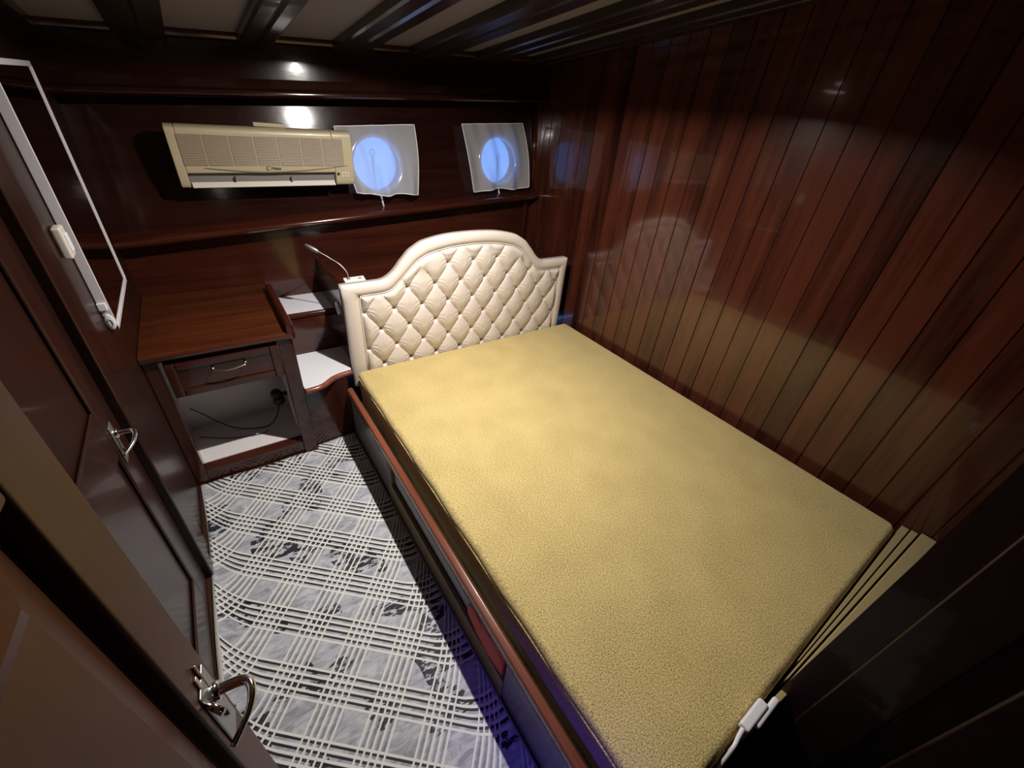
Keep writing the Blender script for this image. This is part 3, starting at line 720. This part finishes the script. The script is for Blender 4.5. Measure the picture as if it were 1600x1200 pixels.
# ------------------------------------------------------------------ air conditioner
ac = thing('air_conditioner', 'yellowed cream split air conditioner mounted on the dark upper hull wall', 'air conditioner', (0.32, 2.45, 1.33))
AX0, AX1 = -0.041, 0.690
def acz(x, z): return z + 0.016 * (x - AX0)
prof = [(2.440, 1.425), (2.430, 1.440), (2.385, 1.440), (2.366, 1.430), (2.360, 1.415), (2.360, 1.290), (2.366, 1.262)]
bm = bmesh.new(); prism(prof + [(2.395, 1.262), (2.395, 1.222), (2.40, 1.203), (2.43, 1.203), (2.44, 1.22)], 0, AX0 + 0.034, AX1 - 0.09, bm, 0.016)
for a, b in ((AX0, AX0 + 0.034), (AX1 - 0.09, AX1)): prism(prof + [(2.368, 1.225), (2.378, 1.206), (2.40, 1.201), (2.43, 1.203), (2.44, 1.22)], 0, a, b, bm, 0.016)
obj('casing', bm, ACM, ac, bevel=0.004)
obj('mounting_plate', B((0.02, 2.441, 1.25), (0.60, 2.515, 1.40), 0.016), STEEL, ac)
gx = [-0.010, 0.079, 0.173, 0.267, 0.360, 0.457, 0.550, 0.647]
bm = bmesh.new()
for a, b in zip(gx, gx[1:]): box(bm, (a + 0.0025, 2.3575, 1.292), (b - 0.0025, 2.362, 1.407), 0.016)
obj('intake_grille', bm, GRILLE, ac)
bm = bmesh.new(); prism([(2.3935, 1.259), (2.3935, 1.225), (2.3965, 1.225), (2.3965, 1.259)], 0, AX0 + 0.036, AX1 - 0.092, bm, 0.016); obj('air_outlet', bm, AC_DARK, ac)
bm = bmesh.new(); prism([(2.390, 1.224), (2.368, 1.207), (2.371, 1.203), (2.394, 1.220)], 0, AX0 + 0.04, AX1 - 0.096, bm, 0.016); obj('louvre', bm, LOUVRE, ac, bevel=0.001)
for xx in (0.165, 0.395):
    obj('louvre_clip', B((xx, 2.372, 1.228 + .004), (xx + 0.006, 2.39, 1.246 + .004)), AC_DARK, ac)
# swoosh line, window and keypad
sw = spline([(0.06, 2.3585, 1.284), (0.25, 2.3585, 1.272), (0.43, 2.3585, 1.278), (0.60, 2.3585, 1.296), (0.66, 2.3585, 1.304)], 6)
obj('groove_line', tube(sw, 0.0012, seg=6), AC_DARK, ac)
obj('receiver_window', B((0.607, 2.3570, 1.263), (0.617, 2.371, 1.271)), BLACK, ac)
bm = bmesh.new()
for i in range(3):
    for j in range(2): cyl((0.632 + i * 0.014, 2.3665, 1.246 + j * 0.014 + .01), (0, -1, 0), 0.0042, 0.0035, bm, 12)
obj('keypad', bm, LOUVRE, ac)
def text(s, size, loc, m, parent, name='lettering', ital=False):
    cu = D.curves.new(name, 'FONT'); cu.body = s; cu.size = size; cu.extrude = 0.0004; cu.shear = 0.2 if ital else 0
    t = D.objects.new(name, cu); COL.objects.link(t); t.rotation_euler = (math.pi / 2, -0.016, 0); t.location = loc
    bpy.context.view_layer.update()
    me = D.meshes.new_from_object(t.evaluated_get(bpy.context.evaluated_depsgraph_get())); me.name = name
    o = D.objects.new(name, me); COL.objects.link(o); mw = t.matrix_world.copy(); D.objects.remove(t)
    me.materials.clear(); me.materials.append(m); me.transform(mw); o.parent = parent; o.matrix_parent_inverse = Matrix.Translation(-parent.location); return o
text('Midea', 0.017, (0.316, 2.3590, 1.2815), LOGO, ac, 'logo_lettering')
ring = [(0.304 + 0.0075 * math.cos(a), 2.3588, 1.288 + 0.0075 * math.sin(a)) for a in [math.radians(20 * k + 40) for k in range(15)]]
obj('logo_ring', tube(ring, 0.0011, seg=6), LOGO, ac)
o = obj('wooden_strip', B((0.285, 2.40, 1.447), (0.412, 2.455, 1.462), 0.0), ACM, bevel=0.002); tag(o, 'short beige strip lying on top of the air conditioner', 'strip')

# ------------------------------------------------------------------ portholes and curtains
for i, ph in enumerate(PH):
    wn = D.objects.new('window_%d' % (i + 1), None); wn.location = (ph[0], upY(ph[1] - SH * ph[0]), ph[1]); COL.objects.link(wn); wn['kind'] = 'structure'
    ring = hole_ring(ph, -0.004, ph[2] + 0.012); obj('window_frame', tube(ring, 0.012, closed=True, seg=12), CHROME, wn, smooth=True)
    bm = bmesh.new(); a = [bm.verts.new(p) for p in hole_ring(ph, 0.03, ph[2] + .001)]; b = [bm.verts.new(p) for p in hole_ring(ph, 0.036, ph[2] + .001)]
    bm.faces.new(a); bm.faces.new(b[::-1])
    for j in range(48): bm.faces.new((a[j], a[(j + 1) % 48], b[(j + 1) % 48], b[j]))
    obj('pane', bm, GLASS, wn)
    x, z, r = ph
    bm = tube([(x - 0.005, 2.488, z - r - 0.005), (x - 0.003, 2.474, z - r - 0.03), (x + 0.003, 2.462, z - r - (0.085 if i == 0 else .075))], [0.006, 0.0055, 0.0045], seg=10)
    obj('dog_handle', bm, WHITE_PL, wn, smooth=True)
def curtain(x0, x1, zt0, zt1, zb0, zb1, y, seed, bow):
    rr = random.Random(seed)
    def f(u, v):
        xt = x0[0] + (x1[0] - x0[0]) * u; xb = x0[1] + (x1[1] - x0[1]) * u
        zt_ = zt0 + (zt1 - zt0) * u; zb_ = zb0 + (zb1 - zb0) * u + 0.006 * math.sin(u * 9 + seed)
        x = xt + (xb - xt) * v + bow * math.sin(math.pi * v) * u * u; z = zt_ + (zb_ - zt_) * v
        yy = y - 0.004 - 0.030 * v + 0.17 * (z - 1.35) * 0.6 + (0.005 + 0.010 * v) * math.sin(u * 17 + 2 * v + seed) + 0.004 * math.sin(u * 31 - v * 4)
        yy -= 0.010 * math.exp(-((u - .5) ** 2 + (v - .5) ** 2) / .08)
        return (x, yy, z)
    return f
for i, (a, lab) in enumerate(((((0.650, 0.712), (1.075, 1.066), 1.462, 1.495, 1.160, 1.150, 2.476, 1, .01), 'sheer white curtain over the porthole next to the air conditioner'),
                (((1.372, 1.432), (1.815, 1.858), 1.515, 1.545, 1.165, 1.185, 2.476, 4, .02), 'sheer white curtain over the porthole near the plank wall'))):
    f = curtain(*a); o = obj('curtain', grid(f, 70, 50), SHEER, smooth=True)
    tag(o, lab, 'curtain', 'porthole curtains')
    hem = [f(0, k / 20) for k in range(21)] + [f(k / 30, 1) for k in range(1, 31)] + [f(1, 1 - k / 20) for k in range(1, 21)] + [f(1 - k / 30, 0) for k in range(1, 31)]
    obj('hem', tube(hem, 0.0022, seg=6), WHITE_PL, o, smooth=True)
    # pull cord loop seen through the cloth
    cx = PH[i][0] + (-0.03 if i == 0 else -0.012)
    cord = spline([(cx - .004, 2.482, 1.17), (cx - .006, 2.485, 1.26), (cx - 0.004, 2.49, 1.335), (cx - .014, 2.49, 1.352), (cx, 2.49, 1.368), (cx + .014, 2.49, 1.352), (cx + .004, 2.49, 1.335), (cx + .003, 2.485, 1.26), (cx + .008, 2.482, 1.17)], 6)
    tag(obj('pull_cord', tube(cord, 0.0016, seg=6), BLACK, smooth=True), 'thin dark loop of cord behind the curtain ' + ('beside the air conditioner' if i == 0 else 'near the plank wall'), 'cord', 'porthole pull cords')

# ------------------------------------------------------------------ mirror, switch
mr = thing('wall_mirror', 'tall white-framed mirror hung on the left wall above the desk', 'mirror', (XL, 1.93, 1.25))
my0, my1, mz0, mz1, mx = 1.684, 2.165, 0.903, 1.60, -0.3135
bm = bmesh.new()
for a, b in (((XL + .0015, my0, mz0), (mx, my0 + 0.007, mz1)), ((XL + .0015, my1 - 0.010, mz0), (mx, my1, mz1)), ((XL + .0015, my0, mz0), (mx, my1, mz0 + 0.014)), ((XL + .0015, my0, mz1 - 0.014), (mx, my1, mz1))): box(bm, a, b)
obj('mirror_frame', bm, WHITE_AL, mr, bevel=0.0015)
obj('mirror_glass', B((XL + .003, my0 + 0.006, mz0 + 0.01), (mx - 0.004, my1 - 0.008, mz1 - 0.01)), MIRROR, mr)
bm = B((XL + .001, my0 - 0.010, 0.972), (XL + 0.022, my0, 0.996)); obj('frame_clip', bm, WHITE_PL, mr, bevel=0.002)
bm = bmesh.new(); bmesh.ops.create_uvsphere(bm, u_segments=24, v_segments=12, radius=1, matrix=Matrix.Translation((-0.327, my0 - .0015, 0.932)) @ Matrix.Diagonal((0.0125, 0.004, 0.027, 1)))
obj('corner_hook', bm, WHITE_PL, mr, smooth=True)
bm = bmesh.new(); ring = [(-0.326 + 0.005 * math.cos(a), my0 - 0.006, 0.930 + 0.012 * math.sin(a)) for a in [2 * math.pi * k / 20 for k in range(20)]]; tube(ring, 0.0012, bm, 6, True); obj('hook_ring', bm, GREY_CLOTH, mr)
sw_ = thing('light_switch', 'ivory light switch on the left wall beside the white-framed mirror', 'switch', (XL, 1.60, 1.2))
obj('switch_box', B((XL + 0.001, 1.590, 1.158), (XL + 0.022, 1.640, 1.240)), IVORY, sw_, bevel=0.006, seg=3)
obj('rocker', B((XL + 0.021, 1.602, 1.175), (XL + 0.026, 1.628, 1.222)), WHITE_PL, sw_, bevel=0.002)

# ------------------------------------------------------------------ white charger at the foot of the bed
ch = thing('charger', 'white plastic charger with a cable wedged between mattress and foot board', 'charger', (0.86, -0.10, 0.38))
bm = B((0.752, -0.093, 0.4025), (0.850, -0.068, 0.424)); box(bm, (0.785, -0.104, 0.4025), (0.890, -0.088, 0.418)); obj('charger_body', bm, WHITE_PL, ch, bevel=0.006, seg=3)
obj('charger_cable', tube(spline([(0.757, -0.08, 0.412), (0.73, -0.083, 0.409), (0.70, -0.087, 0.407), (0.665, -0.091, 0.36), (0.65, -0.092, 0.33)], 6), [0.006 - 0.0001 * k for k in range(25)], seg=10), WHITE_PL, ch, smooth=True)

# ------------------------------------------------------------------ ceiling lamp (fixture on the beam)
cl = thing('ceiling_lamp', 'round white ceiling spotlight fixed to the dark ceiling beam above the bed', 'lamp', (LAMP[0], LAMP[1], 1.9))
bm = bmesh.new(); n = 40
def rr_(r, z): return [bm.verts.new((LAMP[0] + r * math.cos(2 * math.pi * j / n), LAMP[1] + r * math.sin(2 * math.pi * j / n), z)) for j in range(n)]
Rg = [rr_(0.050, 1.886), rr_(0.064, 1.866), rr_(0.0645, 1.857), rr_(0.0615, 1.857), rr_(0.061, 1.864), rr_(0.03, 1.880)]
for a, b in zip(Rg, Rg[1:]):
    for j in range(n): bm.faces.new((a[j], a[(j + 1) % n], b[(j + 1) % n], b[j]))
obj('lamp_ring', bm, plain('dark_bronze_lamp_ring', (0.05, 0.04, 0.035), 0.6), cl, smooth=True)
bm = cyl((LAMP[0], LAMP[1], 1.870), (0, 0, 1), 0.016, 0.014, seg=32); obj('lamp_diffuser', bm, LED, cl)
